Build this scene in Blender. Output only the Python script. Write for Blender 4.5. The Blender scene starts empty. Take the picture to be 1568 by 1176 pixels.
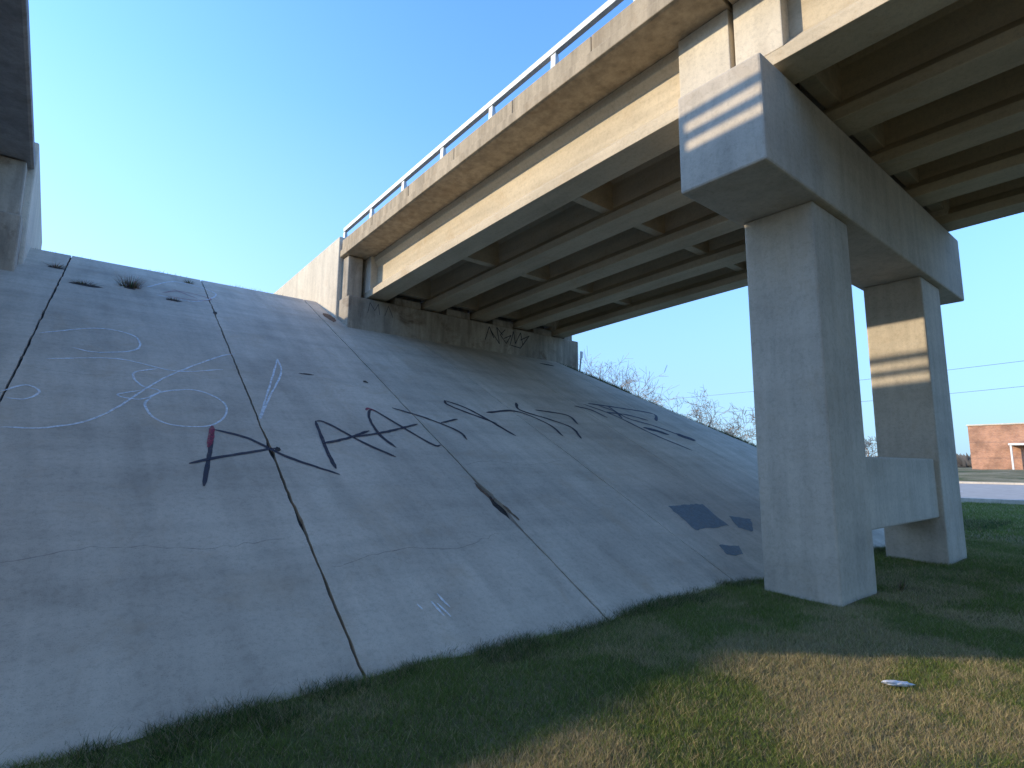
import bpy, bmesh, math, random
import numpy as np
from mathutils import Vector, Matrix, Quaternion
random.seed(7); rng=np.random.default_rng(7)
scene=bpy.context.scene
GZ=-1.6; SL=0.525; TOE=4.0; CREST=16.0; ZC=GZ+SL*(CREST-TOE)
# ------------------------------------------------------------ helpers
def new_obj(name,verts,faces,mat=None,parent=None,smooth=False):
    me=bpy.data.meshes.new(name); me.from_pydata([tuple(v) for v in verts],[],faces); me.update()
    o=bpy.data.objects.new(name,me); scene.collection.objects.link(o)
    if mat: me.materials.append(mat)
    if parent: o.parent=parent
    if smooth:
        me.polygons.foreach_set('use_smooth',[True]*len(me.polygons))
    return o
def empty(name):
    o=bpy.data.objects.new(name,None); scene.collection.objects.link(o); return o
class MB:
    def __init__(s): s.v=[]; s.f=[]
    def box(s,x0,x1,y0,y1,z0,z1,g=None):
        n=len(s.v)
        for x in (x0,x1):
            for y in (y0,y1):
                for z in (z0,z1):
                    s.v.append((x,y,z+(g(y) if g else 0)))
        for f in [(0,1,3,2),(4,6,7,5),(0,4,5,1),(2,3,7,6),(0,2,6,4),(1,5,7,3)]:
            s.f.append(tuple(n+i for i in f))
    def extr(s,prof,y0,y1,step,g):
        k=max(1,int(abs(y1-y0)/step)); n=len(s.v); m=len(prof)
        for i in range(k+1):
            y=y0+(y1-y0)*i/k
            for (x,z) in prof: s.v.append((x,y,z+g(y)))
        for i in range(k):
            for j in range(m):
                a=n+i*m+j; b=n+i*m+(j+1)%m
                s.f.append((a,b,b+m,a+m))
        s.f.append(tuple(n+j for j in range(m))[::-1]); s.f.append(tuple(n+k*m+j for j in range(m)))
    def tube(s,p,q,r0,r1,sides=6):
        p=Vector(p);q=Vector(q); d=(q-p).normalized(); a=d.orthogonal().normalized(); b=d.cross(a); n=len(s.v)
        for c,r in ((p,r0),(q,r1)):
            for i in range(sides):
                t=2*math.pi*i/sides; s.v.append(tuple(c+a*math.cos(t)*r+b*math.sin(t)*r))
        for i in range(sides):
            j=(i+1)%sides; s.f.append((n+i,n+j,n+sides+j,n+sides+i))
    def make(s,name,mat,parent=None,bevel=0,smooth=False):
        o=new_obj(name,s.v,s.f,mat,parent,smooth)
        bm=bmesh.new(); bm.from_mesh(o.data); bmesh.ops.recalc_face_normals(bm,faces=bm.faces); bm.to_mesh(o.data); bm.free()
        if bevel:
            b=o.modifiers.new('b','BEVEL'); b.width=bevel; b.segments=2; b.limit_method='ANGLE'
        return o
# ------------------------------------------------------------ numpy value noise
_tab=rng.random((256,256))
def vn(x,y):
    x=np.asarray(x,float); y=np.asarray(y,float)
    xi=np.floor(x).astype(int); yi=np.floor(y).astype(int); fx=x-xi; fy=y-yi
    fx=fx*fx*(3-2*fx); fy=fy*fy*(3-2*fy)
    g=lambda a,b:_tab[a%256,b%256]
    return (g(xi,yi)*(1-fx)+g(xi+1,yi)*fx)*(1-fy)+(g(xi,yi+1)*(1-fx)+g(xi+1,yi+1)*fx)*fy
def fbm(x,y,o=4):
    t=0;a=.5;n=0
    for i in range(o):
        t=t+a*vn(x*2**i+17*i,y*2**i+31*i); n+=a; a*=.5
    return t/n
# ------------------------------------------------------------ materials
def nodes(name):
    m=bpy.data.materials.new(name); m.use_nodes=True; nt=m.node_tree; b=nt.nodes['Principled BSDF']; return m,nt,b
def N(nt,t,**k):
    n=nt.nodes.new(t)
    for a,v in k.items():
        if a in n.inputs: n.inputs[a].default_value=v
        else: setattr(n,a,v)
    return n
def coordmap(nt,scale,rot=(0,0,0)):
    tc=N(nt,'ShaderNodeTexCoord'); mp=N(nt,'ShaderNodeMapping'); mp.inputs['Scale'].default_value=scale; mp.inputs['Rotation'].default_value=rot
    nt.links.new(tc.outputs['Object'],mp.inputs['Vector']); return mp.outputs['Vector']
def noise(nt,vec,scale,detail=6,rough=.6,dist=0):
    n=N(nt,'ShaderNodeTexNoise',Scale=scale,Detail=detail,Roughness=rough,Distortion=dist); nt.links.new(vec,n.inputs['Vector']); return n.outputs['Fac']
def ramp(nt,fac,stops):
    r=N(nt,'ShaderNodeValToRGB'); e=r.color_ramp.elements
    while len(e)<len(stops): e.new(.5)
    for i,(p,c) in enumerate(stops):
        e[i].position=p; e[i].color=(*c,1) if len(c)==3 else c
    nt.links.new(fac,r.inputs['Fac']); return r.outputs['Color']
def mul(nt,a,b,fac=1.0):
    m=N(nt,'ShaderNodeMix',data_type='RGBA',blend_type='MULTIPLY'); m.inputs[0].default_value=fac
    nt.links.new(a,m.inputs[6]); nt.links.new(b,m.inputs[7]); return m.outputs[2]
def mixc(nt,f,a,b):
    m=N(nt,'ShaderNodeMix',data_type='RGBA')
    if isinstance(f,float): m.inputs[0].default_value=f
    else: nt.links.new(f,m.inputs[0])
    for s,x in ((6,a),(7,b)):
        if isinstance(x,tuple): m.inputs[s].default_value=(*x,1)
        else: nt.links.new(x,m.inputs[s])
    return m.outputs[2]
g3=lambda v:(v,v,v)
def concrete(name,base,lo=.75,streak=(3,3,.35),streakamt=.25,stain=(.5,.42,.33),stainamt=.3,bump=.25,band=None,rand=False,big=.55):
    m,nt,b=nodes(name)
    v=coordmap(nt,(1,1,1)); vs=coordmap(nt,streak)
    c=ramp(nt,noise(nt,v,big,4,.62,.4),[(.3,tuple(c*lo for c in base)),(.55,base),(.75,tuple(min(1,c*1.1) for c in base))])
    c=mul(nt,c,ramp(nt,noise(nt,vs,1.6,4,.6),[(.32,g3(1-streakamt)),(.6,g3(1)),(.75,g3(1.0))]))
    if band:
        c=mul(nt,c,ramp(nt,noise(nt,coordmap(nt,band),1.5,3,.6),[(.38,g3(.9)),(.55,g3(1))]))
    c=mul(nt,c,ramp(nt,noise(nt,v,18,5,.75),[(.3,g3(.8)),(.52,g3(.97)),(.8,g3(1.0))]))
    c=mul(nt,c,ramp(nt,noise(nt,v,130,1,.5),[(.25,g3(.75)),(.42,g3(1)),(1,g3(1))]))
    sf=ramp(nt,noise(nt,v,1.3,5,.7,.8),[(.54,g3(0)),(.70,g3(stainamt))])
    c=mixc(nt,sf,c,tuple(base[i]*stain[i] for i in range(3)))
    if rand:
        oi=N(nt,'ShaderNodeObjectInfo'); c=mul(nt,c,ramp(nt,oi.outputs['Random'],[(0,(.93,.93,.93)),(1,(1,1,1))]))
    nt.links.new(c,b.inputs['Base Color']); b.inputs['Roughness'].default_value=.9; b.inputs['Specular IOR Level'].default_value=.2
    bp=N(nt,'ShaderNodeBump',Strength=bump,Distance=.015)
    nt.links.new(noise(nt,v,14,5,.75),bp.inputs['Height']); nt.links.new(bp.outputs['Normal'],b.inputs['Normal'])
    return m
M_slope=concrete('slope_concrete',(.67,.545,.40),.78,(2.2,.3,.3),.16,(.72,.64,.55),.45,band=(.15,1.6,1.6),rand=True,bump=.12)
M_pier=concrete('pier_concrete',(.62,.535,.42),.85,(3,3,.3),.16,(.68,.6,.5),.3,band=(.3,.3,1.3))
M_beam=concrete('girder_concrete',(.64,.53,.37),.85,(2,.25,3),.18,(.66,.52,.36),.3)
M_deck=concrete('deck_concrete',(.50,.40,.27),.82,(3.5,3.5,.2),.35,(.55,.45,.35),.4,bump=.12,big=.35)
M_pale=concrete('patched_concrete',(.71,.62,.48),.85,(3,3,.4),.15,(.7,.6,.5),.3)
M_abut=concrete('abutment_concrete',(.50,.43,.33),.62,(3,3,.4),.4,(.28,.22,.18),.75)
M_oldc=concrete('weathered_dark_concrete',(.36,.34,.32),.75,(3,3,.4),.25,(.5,.45,.4),.4)
def simple(name,col,rough=.8,metal=0,var=.25,scale=8):
    m,nt,b=nodes(name); v=coordmap(nt,(1,1,1))
    c=ramp(nt,noise(nt,v,scale,4,.65),[(.3,tuple(x*(1-var) for x in col)),(.7,tuple(x*(1+var) for x in col))])
    nt.links.new(c,b.inputs['Base Color']); b.inputs['Roughness'].default_value=rough; b.inputs['Metallic'].default_value=metal; return m
M_rail=simple('galvanised_rail',(.58,.58,.56),.55,.2,.15)
M_dirt=simple('dark_dirt',(.05,.038,.028),1,0,.6,30)
M_rust=simple('rusty_dirt',(.15,.085,.045),1,0,.6,20)
M_bark=simple('bark',(.28,.21,.15),.95)
M_road=simple('road_surface',(.40,.34,.27),.9,0,.1,2)
M_asph=simple('asphalt',(.06,.06,.06),.9)
M_white=simple('white_marking',(.7,.7,.68),.7,0,.1)
M_wood=simple('pole_wood',(.12,.09,.06),.9)
M_black=simple('wire_black',(.05,.05,.05),.6)
M_glass=simple('dark_window',(.03,.035,.04),.15,0,.1)
M_plastic=simple('white_plastic',(.62,.63,.65),.4,0,.1)
def brick():
    m,nt,b=nodes('brick')
    br=N(nt,'ShaderNodeTexBrick',Scale=1.0); br.inputs['Color1'].default_value=(.55,.24,.12,1); br.inputs['Color2'].default_value=(.42,.17,.09,1); br.inputs['Mortar'].default_value=(.5,.4,.3,1)
    br.inputs['Brick Width'].default_value=.22; br.inputs['Row Height'].default_value=.075; br.inputs['Mortar Size'].default_value=.008
    tc=N(nt,'ShaderNodeTexCoord'); sx=N(nt,'ShaderNodeSeparateXYZ'); cx=N(nt,'ShaderNodeCombineXYZ')
    nt.links.new(tc.outputs['Object'],sx.inputs[0]); ad=N(nt,'ShaderNodeMath',operation='ADD'); nt.links.new(sx.outputs[0],ad.inputs[0]); nt.links.new(sx.outputs[1],ad.inputs[1])
    nt.links.new(ad.outputs[0],cx.inputs[0]); nt.links.new(sx.outputs[2],cx.inputs[1]); nt.links.new(cx.outputs[0],br.inputs['Vector'])
    c=mul(nt,br.outputs['Color'],ramp(nt,noise(nt,tc.outputs['Object'],.7,4),[(.35,g3(.6)),(.6,g3(1))]))
    nt.links.new(c,b.inputs['Base Color']); b.inputs['Roughness'].default_value=.9; return m
M_brick=brick()
def spray(name,col,opac,lo=.45):
    m,nt,b=nodes(name); v=coordmap(nt,(1,1,1))
    b.inputs['Base Color'].default_value=(*col,1); b.inputs['Roughness'].default_value=.8
    a=ramp(nt,noise(nt,v,14,5,.75),[(.3,g3(opac*lo)),(.6,g3(opac))])
    nt.links.new(a,b.inputs['Alpha']); return m
M_sp_black=spray('spray_black',(.03,.025,.035),.95,.7)
M_sp_red=spray('spray_red',(.32,.03,.05),.85)
M_sp_grey=spray('spray_dark_grey',(.05,.05,.065),.9,.6)
M_sp_white=spray('spray_white',(.9,.89,.85),.75,.3)
M_hair=spray('hairline_crack',(.16,.13,.11),.4,.0)
M_stain=spray('old_paint',(.18,.21,.215),.85,.55)
def vcol_mat(name,transl=.3):
    m,nt,b=nodes(name); at=N(nt,'ShaderNodeAttribute',attribute_name='Col')
    nt.links.new(at.outputs['Color'],b.inputs['Base Color']); b.inputs['Roughness'].default_value=.7; b.inputs['Specular IOR Level'].default_value=.2
    tr=N(nt,'ShaderNodeBsdfTranslucent'); nt.links.new(at.outputs['Color'],tr.inputs['Color'])
    mx=N(nt,'ShaderNodeMixShader'); mx.inputs[0].default_value=transl
    nt.links.new(b.outputs[0],mx.inputs[1]); nt.links.new(tr.outputs[0],mx.inputs[2]); nt.links.new(mx.outputs[0],nt.nodes['Material Output'].inputs['Surface'])
    return m
M_grass=vcol_mat('grass_blades')
def ground_mat():
    m,nt,b=nodes('lawn_ground'); v=coordmap(nt,(1,1,1))
    c1=ramp(nt,noise(nt,v,.35,5,.65,.3),[(.35,(.12,.14,.05)),(.46,(.24,.20,.10)),(.62,(.40,.32,.18))])
    c=mul(nt,c1,ramp(nt,noise(nt,v,40,4,.8),[(.3,g3(.45)),(.6,g3(1)),(.8,g3(1.2))])); nt.links.new(c,b.inputs['Base Color']); b.inputs['Roughness'].default_value=1; b.inputs['Specular IOR Level'].default_value=.1
    bp=N(nt,'ShaderNodeBump',Strength=.8,Distance=.05); nt.links.new(noise(nt,v,30,4,.8),bp.inputs['Height']); nt.links.new(bp.outputs['Normal'],b.inputs['Normal'])
    return m
M_ground=ground_mat()
# ------------------------------------------------------------ ground sheet
XL=-18  # left embankment lengthened out of view so its crest shades the lawn
def xe(y):  # right edge of the paving
    y=np.asarray(y,float); return 12.95+.42*np.maximum(0,14.4-y)+.018*np.maximum(0,12-y)**1.5
def smooth(t): t=np.clip(t,0,1); return t*t*(3-2*t)
def hfun(x,y):
    x=np.asarray(x,float); y=np.asarray(y,float)
    base=GZ+.10*(fbm(x*.35,y*.35,3)-.5)+.05*(fbm(x*2,y*2,3)-.5)+1.35*smooth((x-26)/45)
    XR=xe(np.minimum(y,CREST)); ddx=np.where(x>XR,x-XR,np.where(x<XL,XL-x,0))
    pl=GZ+SL*(np.minimum(y,CREST)-TOE)-.09
    rough=smooth(ddx/.5)*(.04+.14*(fbm(x*.9,y*.9,3)-.4))
    emb=pl+rough-.20*np.minimum(np.maximum(ddx-.1,0),1.0)-.6*np.maximum(ddx-1.1,0)
    return np.maximum(base,emb)
def axis(lo,f0,f1,hi,fine):
    a=list(np.arange(f0,f1,fine)); s=fine; v=f1; right=[]
    while v<hi: right.append(v); s*=1.13; v+=s
    right.append(hi); s=fine; v=f0; left=[]
    while True:
        s*=1.13; v-=s
        if v<lo: break
        left.append(v)
    left.append(lo); return np.array(left[::-1]+a+right)
ax=axis(-900,-2,24,900,.12); ay=axis(-900,-1,17,900,.12)
X,Y=np.meshgrid(ax,ay,indexing='ij'); Z=hfun(X,Y); nx,ny=X.shape
idx=np.arange(nx*ny).reshape(nx,ny)
F=np.stack([idx[:-1,:-1],idx[1:,:-1],idx[1:,1:],idx[:-1,1:]],-1).reshape(-1,4)
ground=new_obj('ground',np.stack([X,Y,Z],-1).reshape(-1,3).tolist(),F.tolist(),M_ground,smooth=True)
# ------------------------------------------------------------ concrete slope paving
DR=.052
NV=Vector((0,-SL,1)).normalized()
def sp(x,y,off=0):
    return (x,y+NV.y*off,GZ+SL*(y-TOE)+NV.z*off)
slope=empty('concrete_slope_paving')
joints=[1.93+2.66*k for k in range(-7,8)]  # leftmost panels are unseen, added along the lengthened shading embankment
def jx(k,y,side):
    b=joints[k]
    w=.007+.007*vn(k*7.3,y*2.1)+.007*vn(k*3.1+9,y*9)
    if b>9: w*=.5
    if 4.5<b<4.7: w+=.07*math.exp(-((y-6.05)/.36)**2)*(.2+vn(3,y*7))
    if 1.9<b<2: w+=.02*math.exp(-((y-7.3)/.15)**2)+.014*math.exp(-((y-5.9)/.1)**2)
    off=.014*(vn(k*5.1+40,y*3)-.5)+.012*(vn(k+80,y*12)-.5)
    return min(b+DR*(y-TOE)+off+side*w, float(xe(y)))
ys=np.arange(3.2,CREST+.001,.08)
for k in range(len(joints)-1):
    v=[];f=[];nc=6
    rows=[(y,float(jx(k,y,1)),float(jx(k+1,y,-1))) for y in ys]
    rows=[r for r in rows if r[2]-r[1]>.02]
    if len(rows)<3: continue
    for y,a,b in rows:
        for i in range(nc+1): v.append(sp(a+(b-a)*i/nc,y))
    nr=len(rows)
    for j in range(nr-1):
        for i in range(nc):
            q=j*(nc+1)+i; f.append((q,q+1,q+nc+2,q+nc+1))
    rim=[j*(nc+1) for j in range(nr)]; rim2=[j*(nc+1)+nc for j in range(nr)]
    top=[(nr-1)*(nc+1)+i for i in range(nc+1)]
    for R_,fl in ((rim,1),(rim2,0),(top,0)):
        st=len(v)
        for r in R_: v.append(tuple(Vector(v[r])-NV*.11))
        for i in range(len(R_)-1):
            q=(R_[i],R_[i+1],st+i+1,st+i); f.append(q[::-1] if fl else q)
    new_obj('panel_%02d'%k,v,f,M_slope,slope)
v=[];f=[]
for k in range(1,len(joints)-1):
    n=len(v); yy=[y for y in ys if joints[k]+DR*(y-TOE)<xe(y)-.15]
    for y in yy:
        c=joints[k]+DR*(y-TOE); v+= [sp(c-.14,y,-.05),sp(c+.14,y,-.05)]
    for i in range(len(yy)-1): f.append((n+2*i,n+2*i+1,n+2*i+3,n+2*i+2))
new_obj('joint_filler',v,f,M_dirt,slope)
# ------------------------------------------------------------ marks on slope
def ribbon(pts,w,off,taper=True,jit=.004):
    P=[Vector((a/100,b/100)) for a,b in pts]; Q=[P[0]*2-P[1]]+P+[P[-1]*2-P[-2]]; out=[]
    for i in range(1,len(Q)-2):
        p0,p1,p2,p3=Q[i-1:i+3]; n=max(4,int((p2-p1).length/.03))
        for j in range(n):
            t=j/n; out.append(.5*((2*p1)+(p2-p0)*t+(2*p0-5*p1+4*p2-p3)*t*t+(3*p1-p0-3*p2+p3)*t**3))
    out.append(P[-1]); v=[];f=[]; L=len(out)
    for i,p in enumerate(out):
        d=(out[min(i+1,L-1)]-out[max(i-1,0)]).normalized(); nrm=Vector((-d.y,d.x))
        e=min(1,.35+min(i,L-1-i)/5) if taper else 1
        ww=w*e*(.75+.5*float(vn(i*.25,w*999+pts[0][0]*.1)))
        j=nrm*(float(vn(i*.35,pts[0][1]))-.5)*jit*2
        a=p+nrm*ww/2+j; b=p-nrm*ww/2+j; v+=[sp(a.x,a.y,off),sp(b.x,b.y,off)]
    for i in range(L-1): f.append((2*i,2*i+1,2*i+3,2*i+2))
    return v,f
def pr(s): return [tuple(float(c) for c in q.split(',')) for q in s.split()]
def marks(name,mat,lines,w,off,parent,jit=.004):
    V=[];Fc=[]
    for li,s in enumerate(lines):
        v,f=ribbon(pr(s),w,off+li*.0006,jit=jit); n=len(V); V+=v; Fc+=[tuple(n+i for i in q) for q in f]
    return new_obj(name,V,Fc,mat,parent)
graf=empty('graffiti_tag')
marks('black_letters',M_sp_black,['124,656 138,714 153,781','153,781 190,760 226,716 278,676','116,700 144,712 198,731 220,738',
'278,689 282,734 295,819','295,819 310,815 347,755 377,720','283,752 323,769 370,796',
'390,746 382,787 390,841 409,872 427,834 459,761 475,758','334,773 396,794 472,828',
'453,886 501,855 541,811 540,779','524,838 572,858'],.05,.005,graf)
marks('grey_letters',M_sp_black,['596,942 633,905 667,802','596,942 594,916 659,850','669,898 762,917 807,863 799,811',
'802,965 781,926 832,889 867,854 845,804','833,934 918,919 907,873'],.065,.005,graf)
marks('far_letters',M_sp_grey,['1060,1001 1116,945 1147,847 1196,770','1087,1009 1210,1000 1331,981 1277,931','1160,1005 1157,935 1218,898 1276,840','1008,981 1052,965 1066,924','1100,960 1180,955 1240,930','1120,1000 1150,970 1130,930'],.08,.005,graf)
marks('far_blobs',M_sp_black,['1154,881 1184,874 1214,856','1160,873 1190,866 1218,850','1262,860 1302,828','1255,850 1295,822'],.14,.005,graf)
marks('red_accents',M_sp_red,['140,735 147,760 153,790','396,868 404,876 412,868'],.06,.010,graf)
marks('white_scribbles',M_sp_white,['88,859 108,883 149,896 178,865 175,824 150,790 113,787 91,805 84,840 92,862','-33,1057 37,1111 85,1095 86,1035 37,1004 6,1013','107,963 77,938 83,899 104,883 80,854 56,863 82,882','307,1067 277,983 218,820 247,888 294,996 307,1064','-44,767 -4,771 42,807 112,928 198,1037 234,1068','-53,851 -33,873 -20,857 -30,835 -46,835','125,1429 192,1527 270,1480 214,1377 139,1377','-20,960 60,985 130,960 200,985','288,459 292,442','283,462 286,444','294,470 297,452','268,462 270,455'],.028,.005,graf)
marks('red_scribbles',M_sp_red,['150,1400 190,1440 250,1420 215,1385 160,1380','175,1450 220,1400'],.02,.014,graf)
cracks=empty('hairline_cracks')
marks('cracks',M_hair,['210,520 290,535 350,528 430,545','480,700 540,712 610,700 700,716','-40,930 20,920 90,930','510,1130 600,1140 700,1128','-30,560 40,572 110,560 180,566'],.008,.004,cracks,.02)
def patch(name,pts,mat,off,parent,seed=0,amp=.03):
    P=[Vector((a/100,b/100)) for a,b in pts]; out=[]
    for i in range(len(P)):
        a,b=P[i],P[(i+1)%len(P)]; n=max(2,int((b-a).length/.05))
        for j in range(n):
            p=a.lerp(b,j/n); k=len(out); p=p+Vector((float(vn(k*.6,seed))-.5,float(vn(k*.6,seed+50))-.5))*2*amp; out.append(p)
    c=sum(out,Vector((0,0)))/len(out); v=[sp(c.x,c.y,off)]+[sp(p.x,p.y,off) for p in out]; n=len(out)
    return new_obj(name,v,[(0,1+i,1+(i+1)%n) for i in range(n)],mat,parent)
cover=empty('painted_over_patches')
for i,s in enumerate(['810,573 912,572 893,512 794,511','935,535 988,521 932,490 912,505','797,474 843,468 824,448 787,454']):
    patch('patch_%d'%i,pr(s),M_stain,.006,cover,i*7,.02)
holes=empty('weep_holes')
for i,(x,y,a,b,m) in enumerate([(-.33,14.6,.16,.06,0),(.17,13.63,.26,.09,0),(.93,13.95,.10,.06,0),(1.68,13.57,.16,.07,0),(3.42,10.06,.15,.025,0),(4.52,9.98,.05,.06,0),(5.42,14.45,.16,.42,1),(9.9,14.2,.9,.10,0),(8.0,14.3,.6,.07,0),(12.3,13.2,.35,.07,0),(4.655,6.32,.03,.2,1),(4.76,5.82,.025,.2,1),(2.19,7.35,.04,.05,0),(2.42,13.1,.04,.1,0)]):
    a*=100;b*=100;X0=x*100;Y0=y*100
    patch('hole_%d'%i,[(X0+a*math.cos(t)*random.uniform(.8,1.15),Y0+b*math.sin(t)*random.uniform(.8,1.15)) for t in [j*math.pi/5 for j in range(10)]],(M_dirt,M_rust)[m],.0045,holes,i*3,.014)
# ------------------------------------------------------------ bridges
def make_bridge(xa,xb,dz,twobars,name):
    par=empty(name); MBm,MDk=(M_oldc,M_oldc) if twobars else (M_beam,M_deck)
    g=lambda y:.34*(1-((y+2)/16.4)**2)+dz
    ZB=4.45; D=1.14; ZD=ZB+D
    ng=5; xs=[xa+.92+(xb-xa-1.84)*i/(ng-1) for i in range(ng)]
    spans=[(3.24,14.35),(-8.6,3.18),(-20.4,-8.66)]
    for si,(y0,y1) in enumerate(spans):
        mb=MB()
        for x in xs:
            p=[(-.28,0),(.28,0),(.28,.17),(.09,.36),(.09,.86),(.19,.98),(.19,D),(-.19,D),(-.19,.98),(-.09,.86),(-.09,.36),(-.28,.17)]
            mb.extr([(x+a,ZB+b) for a,b in p],y0,y1,1,g)
        mb.make('girders_%d'%si,MBm,par,.01)
        mb=MB()
        for i in range(ng-1):
            for yy in (y0+.45,(y0*2+y1)/3,(y0+y1*2)/3,y1-.45):
                mb.box(xs[i]+.08,xs[i+1]-.08,yy-.1,yy+.1,ZB+.3,ZD-.02,g)
        mb.make('diaphragms_%d'%si,MBm,par,.01)
        mb=MB()
        e=.02 if si==0 else 0
        mb.extr([(xa,ZD+.02),(xa+.05,ZD+.002),(xb-.05,ZD+.002),(xb,ZD+.02),(xb,ZD+.20),(xa,ZD+.20)],y0-.02,y1+e,.6,g)
        for a,b in ((xa+.04,xa+.38),(xb-.38,xb-.04)):
            n_=int((y1-y0)/1.7)
            for q in range(n_):
                ya=y0-.01+(y1-y0+.01)*q/n_; yb=y0-.01+(y1-y0+.01)*(q+1)/n_-(.012 if q<n_-1 else 0)
                mb.extr([(a,ZD+.2),(b,ZD+.2),(b,ZD+.47),(a,ZD+.5)],ya,yb,.6,g)
        mb.make('deck_%d'%si,MDk,par,.01)
        mb=MB()
        for xg in (xs[0],xs[-1]):
            for ya,yb in ((y0+.005,y0+.75),(y1-.6,y1-.005)):
                mb.extr([(xg-.285,ZB+.17),(xg+.285,ZB+.17),(xg+.285,ZD-.004),(xg-.285,ZD-.004)],ya,yb,1,g)
        mb.make('end_blocks_%d'%si,M_pale,par,.01)
    mb=MB()
    mb.extr([(xa+.4,ZD+.2),(xb-.4,ZD+.2),(xb-.4,ZD+.24),(xa+.4,ZD+.24)],-20.4,14.35,.8,g)
    mb.make('roadway',M_asph,par)
    mb=MB()
    for xr in (xa+.16,xb-.16):
        bars=[(.38,.055)] if not twobars else [(.20,.05),(.46,.055)]
        for h,r in bars:
            mb.extr([(xr-.05,ZD+.5+h-r),(xr+.05,ZD+.5+h-r),(xr+.05,ZD+.5+h+r),(xr-.05,ZD+.5+h+r)],-20.4,14.5,.6,g)
        y=14.49-1.7*20
        while y<14.6:
            hh=bars[-1][0]-bars[-1][1]
            if y>-20:
                mb.extr([(xr-.045,ZD+.49),(xr+.09,ZD+.49),(xr+.03,ZD+.5+hh),(xr-.03,ZD+.5+hh)],y-.06,y+.06,1,g)
            y+=1.7
    mb.make('railings',M_rail,par,.008)
    for pi,py in enumerate((2.66,-9.2)):
        mb=MB(); t=4.45+dz+.30
        ca,cb=xa+.2,xb-.2
        mb.box(ca,cb,py,py+1.1,3.37+dz,t-.06)
        mb.make('pier_cap_%d'%pi,M_pier,par,.03)
        mb=MB()
        for x in xs:
            for yy in (py+.25,py+.85): mb.box(x-.2,x+.2,yy-.14,yy+.14,t-.061,t+.05)
        mb.make('bearing_pads_%d'%pi,M_dirt,par)
        mb=MB(); c1=ca+1.4; c2=cb-1.4
        for q in (c1,c2-1.15): mb.box(q,q+1.15,py+.1,py+1.02,GZ-.5,3.372+dz)
        mb.make('pier_columns_%d'%pi,M_pier,par,.03)
        mb=MB(); mb.box(c1+1.14,c2-1.14,py+.17,py+.9,-.85,.13); mb.make('pier_strut_%d'%pi,M_pier,par,.025)
    mb=MB(); mb.box(xa+.05,xb-.05,13.75,14.75,3.0+dz,4.43+dz-.03); mb.make('abutment_seat',M_abut,par,.03)
    mb=MB(); mb.box(xa+.3,xb-.3,14.45,14.8,4.3+dz,5.78+dz); mb.make('abutment_backwall',M_abut,par,.02)
    mb=MB()
    for x in [xs[i]+.5 for i in range(ng-1)]: mb.box(x,x+.85,13.82,14.2,4.39+dz,4.62+dz)
    mb.make('seat_blocks',M_abut,par,.02)
    mb=MB()
    for a,b in ((xa-.02,xa+.3),(xb-.3,xb+.02)):
        mb.extr([(a,3.4+dz),(b,3.4+dz),(b,5.98+.25+dz),(a,5.98+.25+dz)],14.42,20.5,2,lambda y:-.035*(y-14.4))
    mb.make('wingwalls',M_pale,par,.03)
    mb=MB()
    for a,b in ((xa+.1,xa+.52),(xb-.52,xb-.1)): mb.box(a,b,14.0,14.44,4.38+dz,5.58+dz)
    mb.make('cheek_walls',M_abut,par,.03)
    mb=MB(); mb.extr([(xa+.31,3.5+dz),(xb-.31,3.5+dz),(xb-.31,5.83+dz),(xa+.31,5.83+dz)],14.81,120,3,lambda y:-.035*(min(y,40)-14.4)); mb.make('approach_road',M_asph,par)
    return par
make_bridge(5.6,14.4,0,False,'concrete_bridge')
make_bridge(-8.9,-.85,.25,True,'concrete_bridge')
ag=empty('graffiti_tag'); V=[];Fc=[]
def wall_line(pts,w):
    for (x0,z0),(x1,z1) in zip(pts[:-1],pts[1:]):
        d=Vector((x1-x0,z1-z0)).normalized(); n=Vector((-d.y,d.x))*w/2; k=len(V); yy=13.744-len(V)*.00002
        V.extend([(x0+n.x,yy,z0+n.y),(x0-n.x,yy,z0-n.y),(x1-n.x,yy,z1-n.y),(x1+n.x,yy,z1+n.y)]); Fc.append((k,k+1,k+2,k+3))
wall_line([(10.15,3.85),(10.3,4.3),(10.5,3.95),(10.35,4.2),(10.72,3.8),(10.6,4.32),(10.85,4.1)],.03); wall_line([(10.95,4.3),(10.75,4.1),(11.0,3.85),(11.2,4.15),(10.9,4.0)],.03)
wall_line([(11.15,3.8),(11.3,4.3),(11.38,3.9),(11.6,4.3),(11.7,3.9),(11.98,4.25),(11.6,4.05)],.03); wall_line([(11.78,4.0),(11.6,3.78),(11.2,3.82)],.03)
wall_line([(6.2,4.0),(6.25,4.3),(6.4,4.1),(6.5,4.3),(6.55,4.0)],.015); wall_line([(6.7,4.0),(6.8,4.3),(6.95,4.0)],.015)
new_obj('tag_lines',V,Fc,M_sp_grey,ag)
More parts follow.
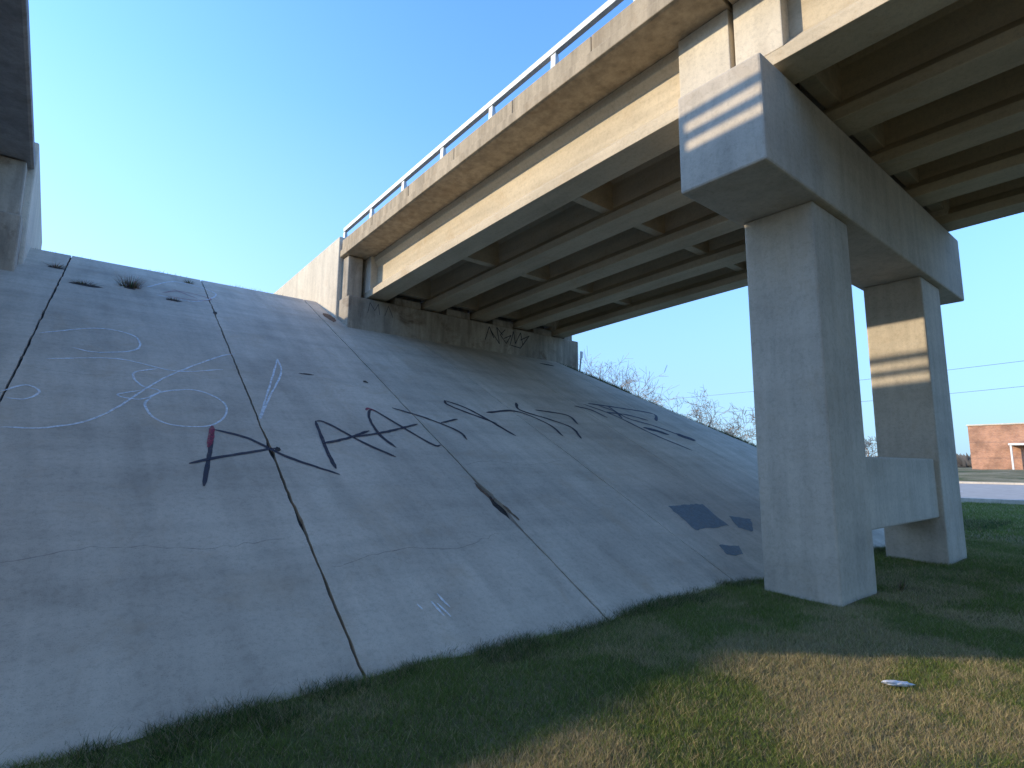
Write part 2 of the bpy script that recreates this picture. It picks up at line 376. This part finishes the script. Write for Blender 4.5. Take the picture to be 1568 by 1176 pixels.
# ------------------------------------------------------------ grass blades
GX,GY,GZs,GH,GW,GC=[],[],[],[],[],[]
def scatter(n,x0,x1,y0,y1,h,w,keep,colf):
    x=rng.uniform(x0,x1,n); y=rng.uniform(y0,y1,n); k=keep(x,y); x=x[k]; y=y[k]; z=hfun(x,y)
    hh=h*(.5+rng.random(len(x)))*(.7+.6*fbm(x*2.2,y*2.2,3)); GX.append(x);GY.append(y);GZs.append(z-.005);GH.append(hh);GW.append(np.full(len(x),w)*(.6+.8*rng.random(len(x)))); GC.append(colf(x,y))
def lawncol(x,y):
    n=len(x); f=fbm(x*1.3+5,y*1.3,4); tan=smooth((f-.36)/.26)
    tan=tan*(.25+.75*smooth((3.95-y)/1.0))*np.where(x>7.5,smooth((11-x)/3.5)*.55+.35,1); tan=np.clip(tan*.85+.14,0,.8)
    pick=(rng.random(n)<tan)[:,None]
    gcol=np.array([.15,.22,.05])*(.6+.8*rng.random((n,1)))+np.array([.07,.05,.0])*rng.random((n,1))
    tcol=np.array([.62,.49,.25])*(.55+.6*rng.random((n,1)))
    return np.where(pick,tcol,gcol)
notcol=lambda x,y:~(((x>7.15)&(x<8.4)&(y>2.7)&(y<3.72))|((x>11.6)&(x<12.85)&(y>2.7)&(y<3.72)))
edge=lambda x,y:(y<TOE+.12+.25*(fbm(x*2.5,y*0+3,3)-.4))&notcol(x,y)
scatter(430000,-1,7.5,.6,4.4,.038,.0038,edge,lawncol)
scatter(160000,7.5,16,.3,4.4,.045,.0062,edge,lawncol)
scatter(70000,3,16,-.8,.6,.04,.0055,edge,lawncol)
scatter(90000,16,34,-1.5,6.5,.07,.016,lambda x,y:y<TOE+.2*(x-16)+.1,lawncol)
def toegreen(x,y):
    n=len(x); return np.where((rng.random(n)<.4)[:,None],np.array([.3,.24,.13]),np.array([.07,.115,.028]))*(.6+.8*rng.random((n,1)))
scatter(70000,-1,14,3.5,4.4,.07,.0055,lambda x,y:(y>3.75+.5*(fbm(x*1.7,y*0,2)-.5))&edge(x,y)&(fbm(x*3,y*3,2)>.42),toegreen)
def conecol(x,y):
    n=len(x); return np.where((rng.random(n)<.25+.3*(fbm(x*.6,y*.6,3)>.55))[:,None],np.array([.26,.23,.11]),np.array([.06,.11,.03]))*(.5+.8*rng.random((n,1)))
scatter(150000,12.5,24,3.5,17,.08,.012,lambda x,y:(x>xe(y)-.04+.10*(fbm(x*3,y*3,2)-.5))&(x<xe(y)+4),conecol)
scatter(9000,-2,6,15.97,16.6,.10,.012,lambda x,y:fbm(x*2,y*0,2)>.55,conecol)
x=np.concatenate(GX);y=np.concatenate(GY);z=np.concatenate(GZs);h=np.concatenate(GH);wd=np.concatenate(GW);c=np.concatenate(GC); n=len(x)
th_=rng.uniform(0,2*math.pi,n); ph=rng.uniform(0,2*math.pi,n); ln=h*rng.uniform(.15,1.5,n)
P=np.empty((n,3,3)); P[:,0]=np.stack([x-np.cos(th_)*wd/2,y-np.sin(th_)*wd/2,z],-1); P[:,1]=np.stack([x+np.cos(th_)*wd/2,y+np.sin(th_)*wd/2,z],-1)
P[:,2]=np.stack([x+np.cos(ph)*ln,y+np.sin(ph)*ln,z+h],-1)
def trimesh(name,P,C,mat):
    n=len(P); me=bpy.data.meshes.new(name); me.vertices.add(n*3); me.vertices.foreach_set('co',P.reshape(-1).astype(np.float32))
    me.loops.add(n*3); me.loops.foreach_set('vertex_index',np.arange(n*3,dtype=np.int32)); me.polygons.add(n)
    me.polygons.foreach_set('loop_start',np.arange(0,n*3,3,dtype=np.int32)); me.update(calc_edges=True)
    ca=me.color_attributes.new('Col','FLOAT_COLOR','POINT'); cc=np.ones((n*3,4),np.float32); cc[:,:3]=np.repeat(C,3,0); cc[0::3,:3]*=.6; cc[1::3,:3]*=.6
    ca.data.foreach_set('color',cc.reshape(-1)); me.materials.append(mat)
    o=bpy.data.objects.new(name,me); scene.collection.objects.link(o); return o
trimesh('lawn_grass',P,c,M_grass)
wp=[];wc=[]
for (cx,cy,r,n_,hh) in [(.93,14.05,.28,170,.28),(-.33,14.65,.2,60,.10),(.17,13.7,.25,60,.08),(1.68,13.6,.15,40,.08),(9.9,14.25,.9,200,.08),(2.2,15.4,.15,40,.1),(4.66,6.1,.05,14,.05),(8.7,2.6,.1,40,.2)]:
    for i in range(n_):
        a=random.uniform(0,6.28); q=random.random()*r*.35; p=Vector(sp(cx+math.cos(a)*q*2,cy+math.sin(a)*q*.6)); 
        if cy<3: p.z=GZ
        t=p+Vector((math.cos(a)*r*random.uniform(.2,1),math.sin(a)*r*random.uniform(.2,1)-.02,hh*random.uniform(.4,1))); b=Vector((-math.sin(a),math.cos(a),0))*.006
        wp.append([p-b,p+b,t]); wc.append([x_*random.uniform(.5,1.2) for x_ in random.choice([(.30,.21,.12),(.16,.14,.07),(.38,.26,.16)])])
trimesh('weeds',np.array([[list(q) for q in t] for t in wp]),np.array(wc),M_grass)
# ------------------------------------------------------------ bare trees
def bare_tree(x,y,H,seed,spread=.55,name='bare_tree'):
    R=random.Random(seed); mb=MB()
    def rec(p,d,L,r,lv):
        segs=3 if lv<3 else 2; 
        for s in range(segs):
            d=(d+Vector((R.uniform(-1,1),R.uniform(-1,1),R.uniform(-.3,.7)))*.16).normalized(); q=p+d*(L/segs); r2=r*.86
            mb.tube(p,q,r,r2,5 if lv<2 else 3); p=q; r=r2
            if lv<5 and (s>0 or lv>0):
                for _ in range(R.choice((1,2)) if lv<4 else 2):
                    a=d.orthogonal().normalized(); a.rotate(Quaternion(d,R.uniform(0,6.28)))
                    rec(p,(d*.8+a*R.uniform(spread,spread*1.6)).normalized(),L*R.uniform(.55,.78),max(r*.6,.016),lv+1)
    z=float(hfun(x,y)); rec(Vector((x,y,z-.1)),Vector((0,0,1)),H*.36,H*.017,0)
    return mb.make(name,M_bark)
bare_tree(47.5,38.5,15.5,1); bare_tree(47,32.8,12.0,2,.8); bare_tree(50,31.0,10.0,5,.9); bare_tree(48,27.2,9.5,3,.9); bare_tree(50,25.4,8.0,4,.9); bare_tree(64,21,5.5,6,.9)
n=26000; a=rng.uniform(-1.2,1.9,n); rr=rng.uniform(230,330,n); px=np.cos(a)*rr*1.0; py_=np.sin(a)*rr; hz=hfun(px,py_)
hh=(2.5+6*fbm(a*22,a*0+4,4)**1.5)*rng.uniform(.3,1,n); wdt=rng.uniform(.4,1.6,n)
P=np.empty((n,3,3)); tx=-np.sin(a);ty=np.cos(a); b0=hz+hh*rng.uniform(0,.5,n)
P[:,0]=np.stack([px-tx*wdt,py_-ty*wdt,b0],-1);P[:,1]=np.stack([px+tx*wdt,py_+ty*wdt,b0],-1);P[:,2]=np.stack([px+tx*wdt*rng.uniform(-1,1,n),py_+ty*wdt,hz+hh],-1)
trimesh('distant_treeline',P,np.array([.20,.17,.14])*(.6+.7*rng.random((n,1))),M_grass)
# ------------------------------------------------------------ frontage road
def drape(name,x0,x1,y0,y1,off,mat,parent=None,nx_=6,ny_=120):
    v=[];f=[]
    for i in range(nx_+1):
        for j in range(ny_+1):
            X_=x0+(x1-x0)*i/nx_; Y_=y0+(y1-y0)*j/ny_; v.append((X_,Y_,float(GZ+1.35*smooth((X_-26)/45))+off))
    for i in range(nx_):
        for j in range(ny_):
            q=i*(ny_+1)+j; f.append((q,q+ny_+1,q+ny_+2,q+1))
    return new_obj(name,v,f,mat,parent,True)
road=empty('frontage_road')
drape('pavement',31,44,-200,200,.10,M_road,road); 
mb=MB()
for xk in (30.85,44.0):
    z0=float(GZ+1.35*smooth((xk-26)/45)); mb.box(xk,xk+.15,-200,200,z0-.2,z0+.22)
mb.make('kerbs',M_pier,road,.02)
for j in range(-15,25): drape('dash',37.4,37.55,j*8,j*8+3,.104,M_white,road,1,1)
# ------------------------------------------------------------ brick building
bb=empty('brick_building'); zb=float(GZ+1.35)
mb=MB(); mb.box(76,92,-14,15.2,zb-.5,zb+4.6); mb.make('walls',M_brick,bb)
mb=MB(); mb.box(75.9,92.1,-14.1,15.3,zb+4.6,zb+4.75); mb.make('parapet_cap',M_pale,bb,.02)
mb=MB(); 
for y0 in (4.5,1.0,-3): mb.box(75.95,76.02,y0-1.3,y0,zb+1.1,zb+2.4)
mb.box(75.95,76.02,9.6,10.7,zb,zb+2.2); mb.make('openings',M_glass,bb)
mb=MB(); mb.box(75.0,76,8.4,11.9,zb+2.45,zb+2.65); mb.box(75.05,75.2,8.5,8.65,zb,zb+2.45); mb.box(75.05,75.2,11.65,11.8,zb,zb+2.45); mb.make('porch_canopy',M_white,bb,.01)
mb=MB(); mb.box(75.93,75.96,9.5,9.6,zb,zb+2.3); mb.box(75.93,75.96,10.7,10.8,zb,zb+2.3); mb.box(75.92,75.95,9.5,10.8,zb+2.2,zb+2.3); mb.make('door_frame',M_white,bb)
mb=MB(); mb.box(82,84,2,5,zb+4.6,zb+5.2); mb.make('roof_unit',M_rail,bb,.03)
# ------------------------------------------------------------ utility poles + wires
for (px_,py_) in ((62,-14),(62,76)):
    u=empty('utility_pole'); mb=MB(); z0=float(hfun(px_,py_)); mb.tube((px_,py_,z0-.5),(px_,py_,z0+10.6),.17,.11,10); mb.box(px_-1.1,px_+1.1,py_-.06,py_+.06,z0+9.9,z0+10.05); mb.make('post',M_wood,u)
wr=empty('power_lines'); mb=MB()
for dx_,zt,sag in ((-1,9.95,1.2),(0,8.2,1.5)):
    prev=None
    for i in range(41):
        t=i/40; p=(62+dx_,-14+90*t,-.4+zt-sag*4*t*(1-t))
        if prev: mb.tube(prev,p,.02,.02,4)
        prev=p
mb.make('wires',M_black,wr)
mb=MB(); mb.tube((14.2,13.6,2.9),(14.25,13.5,3.95),.03,.03,6); mb.box(14.18,14.28,13.47,13.5,3.75,3.98); mb.make('marker_post',M_rail)
# ------------------------------------------------------------ litter
bm=bmesh.new(); bmesh.ops.create_icosphere(bm,subdivisions=3,radius=1)
for v_ in bm.verts:
    nn=float(fbm(v_.co.x*2+5,v_.co.y*2+v_.co.z*1.7,3)); v_.co=Vector((v_.co.x*.12,v_.co.y*.035,v_.co.z*.02))*(.5+nn)
me=bpy.data.meshes.new('plastic_litter'); bm.to_mesh(me); bm.free(); me.materials.append(M_plastic)
lo_=bpy.data.objects.new('plastic_litter',me); scene.collection.objects.link(lo_); lo_.location=(4.97,1.56,float(hfun(4.97,1.56))+.035); lo_.rotation_euler=(0,.1,-.6)
# ------------------------------------------------------------ camera
F_PX=850; th=math.atan(122/850); yaw=math.radians(39.3); roll=math.radians(.4)
Fh=Vector((math.sin(yaw),math.cos(yaw),0)); r0=Vector((math.cos(yaw),-math.sin(yaw),0))
fw=Fh*math.cos(th)+Vector((0,0,math.sin(th))); u0=-Fh*math.sin(th)+Vector((0,0,math.cos(th)))
r1=r0*math.cos(roll)+u0*math.sin(roll); u1=-r0*math.sin(roll)+u0*math.cos(roll)
cam=bpy.data.cameras.new('camera'); co=bpy.data.objects.new('camera',cam); scene.collection.objects.link(co)
co.matrix_world=Matrix(((r1.x,u1.x,-fw.x,0),(r1.y,u1.y,-fw.y,0),(r1.z,u1.z,-fw.z,0),(0,0,0,1)))
cam.sensor_width=36; cam.lens=36*F_PX/1568; cam.clip_end=3000; cam.clip_start=.05
scene.camera=co
# ------------------------------------------------------------ light
sunv=Vector((-2.59,2.15,1.0)).normalized(); el=math.asin(sunv.z); az=math.atan2(sunv.x,sunv.y)
sl=bpy.data.lights.new('sun','SUN'); sl.energy=5.0; sl.angle=math.radians(.5); sl.color=(1,.85,.62)
so=bpy.data.objects.new('sun',sl); scene.collection.objects.link(so); so.rotation_euler=sunv.to_track_quat('Z','Y').to_euler()
w=bpy.data.worlds.new('World'); scene.world=w; w.use_nodes=True; nt=w.node_tree; bg=nt.nodes['Background']
sky=nt.nodes.new('ShaderNodeTexSky'); sky.sky_type='NISHITA'; sky.sun_disc=False; sky.sun_elevation=el; sky.sun_rotation=az; sky.air_density=1; sky.dust_density=.5; sky.ozone_density=1.5
gm=N(nt,'ShaderNodeMix',data_type='RGBA',blend_type='MULTIPLY'); gm.inputs[0].default_value=1; nt.links.new(sky.outputs[0],gm.inputs[6]); gm.inputs[7].default_value=(1.65,2.7,4.2,1)
tc=N(nt,'ShaderNodeTexCoord'); sx=N(nt,'ShaderNodeSeparateXYZ'); nt.links.new(tc.outputs['Generated'],sx.inputs[0])
hz=ramp(nt,sx.outputs[2],[(0,g3(.92)),(.15,g3(.75)),(.35,g3(.38)),(.55,g3(.10)),(.75,g3(0))])
dp=N(nt,'ShaderNodeVectorMath',operation='DOT_PRODUCT'); nt.links.new(tc.outputs['Generated'],dp.inputs[0]); dp.inputs[1].default_value=(sunv.x,sunv.y,0)
sf=ramp(nt,dp.outputs['Value'],[(.0,g3(0)),(.9,g3(1))])
hc=mixc(nt,sf,(2.9,4.5,6.3),(5.5,6.2,6.8))
fin=mixc(nt,hz,gm.outputs[2],hc)
nt.links.new(fin,bg.inputs['Color']); bg.inputs['Strength'].default_value=.15
scene.view_settings.view_transform='Standard'; scene.view_settings.look='None'; scene.view_settings.exposure=0
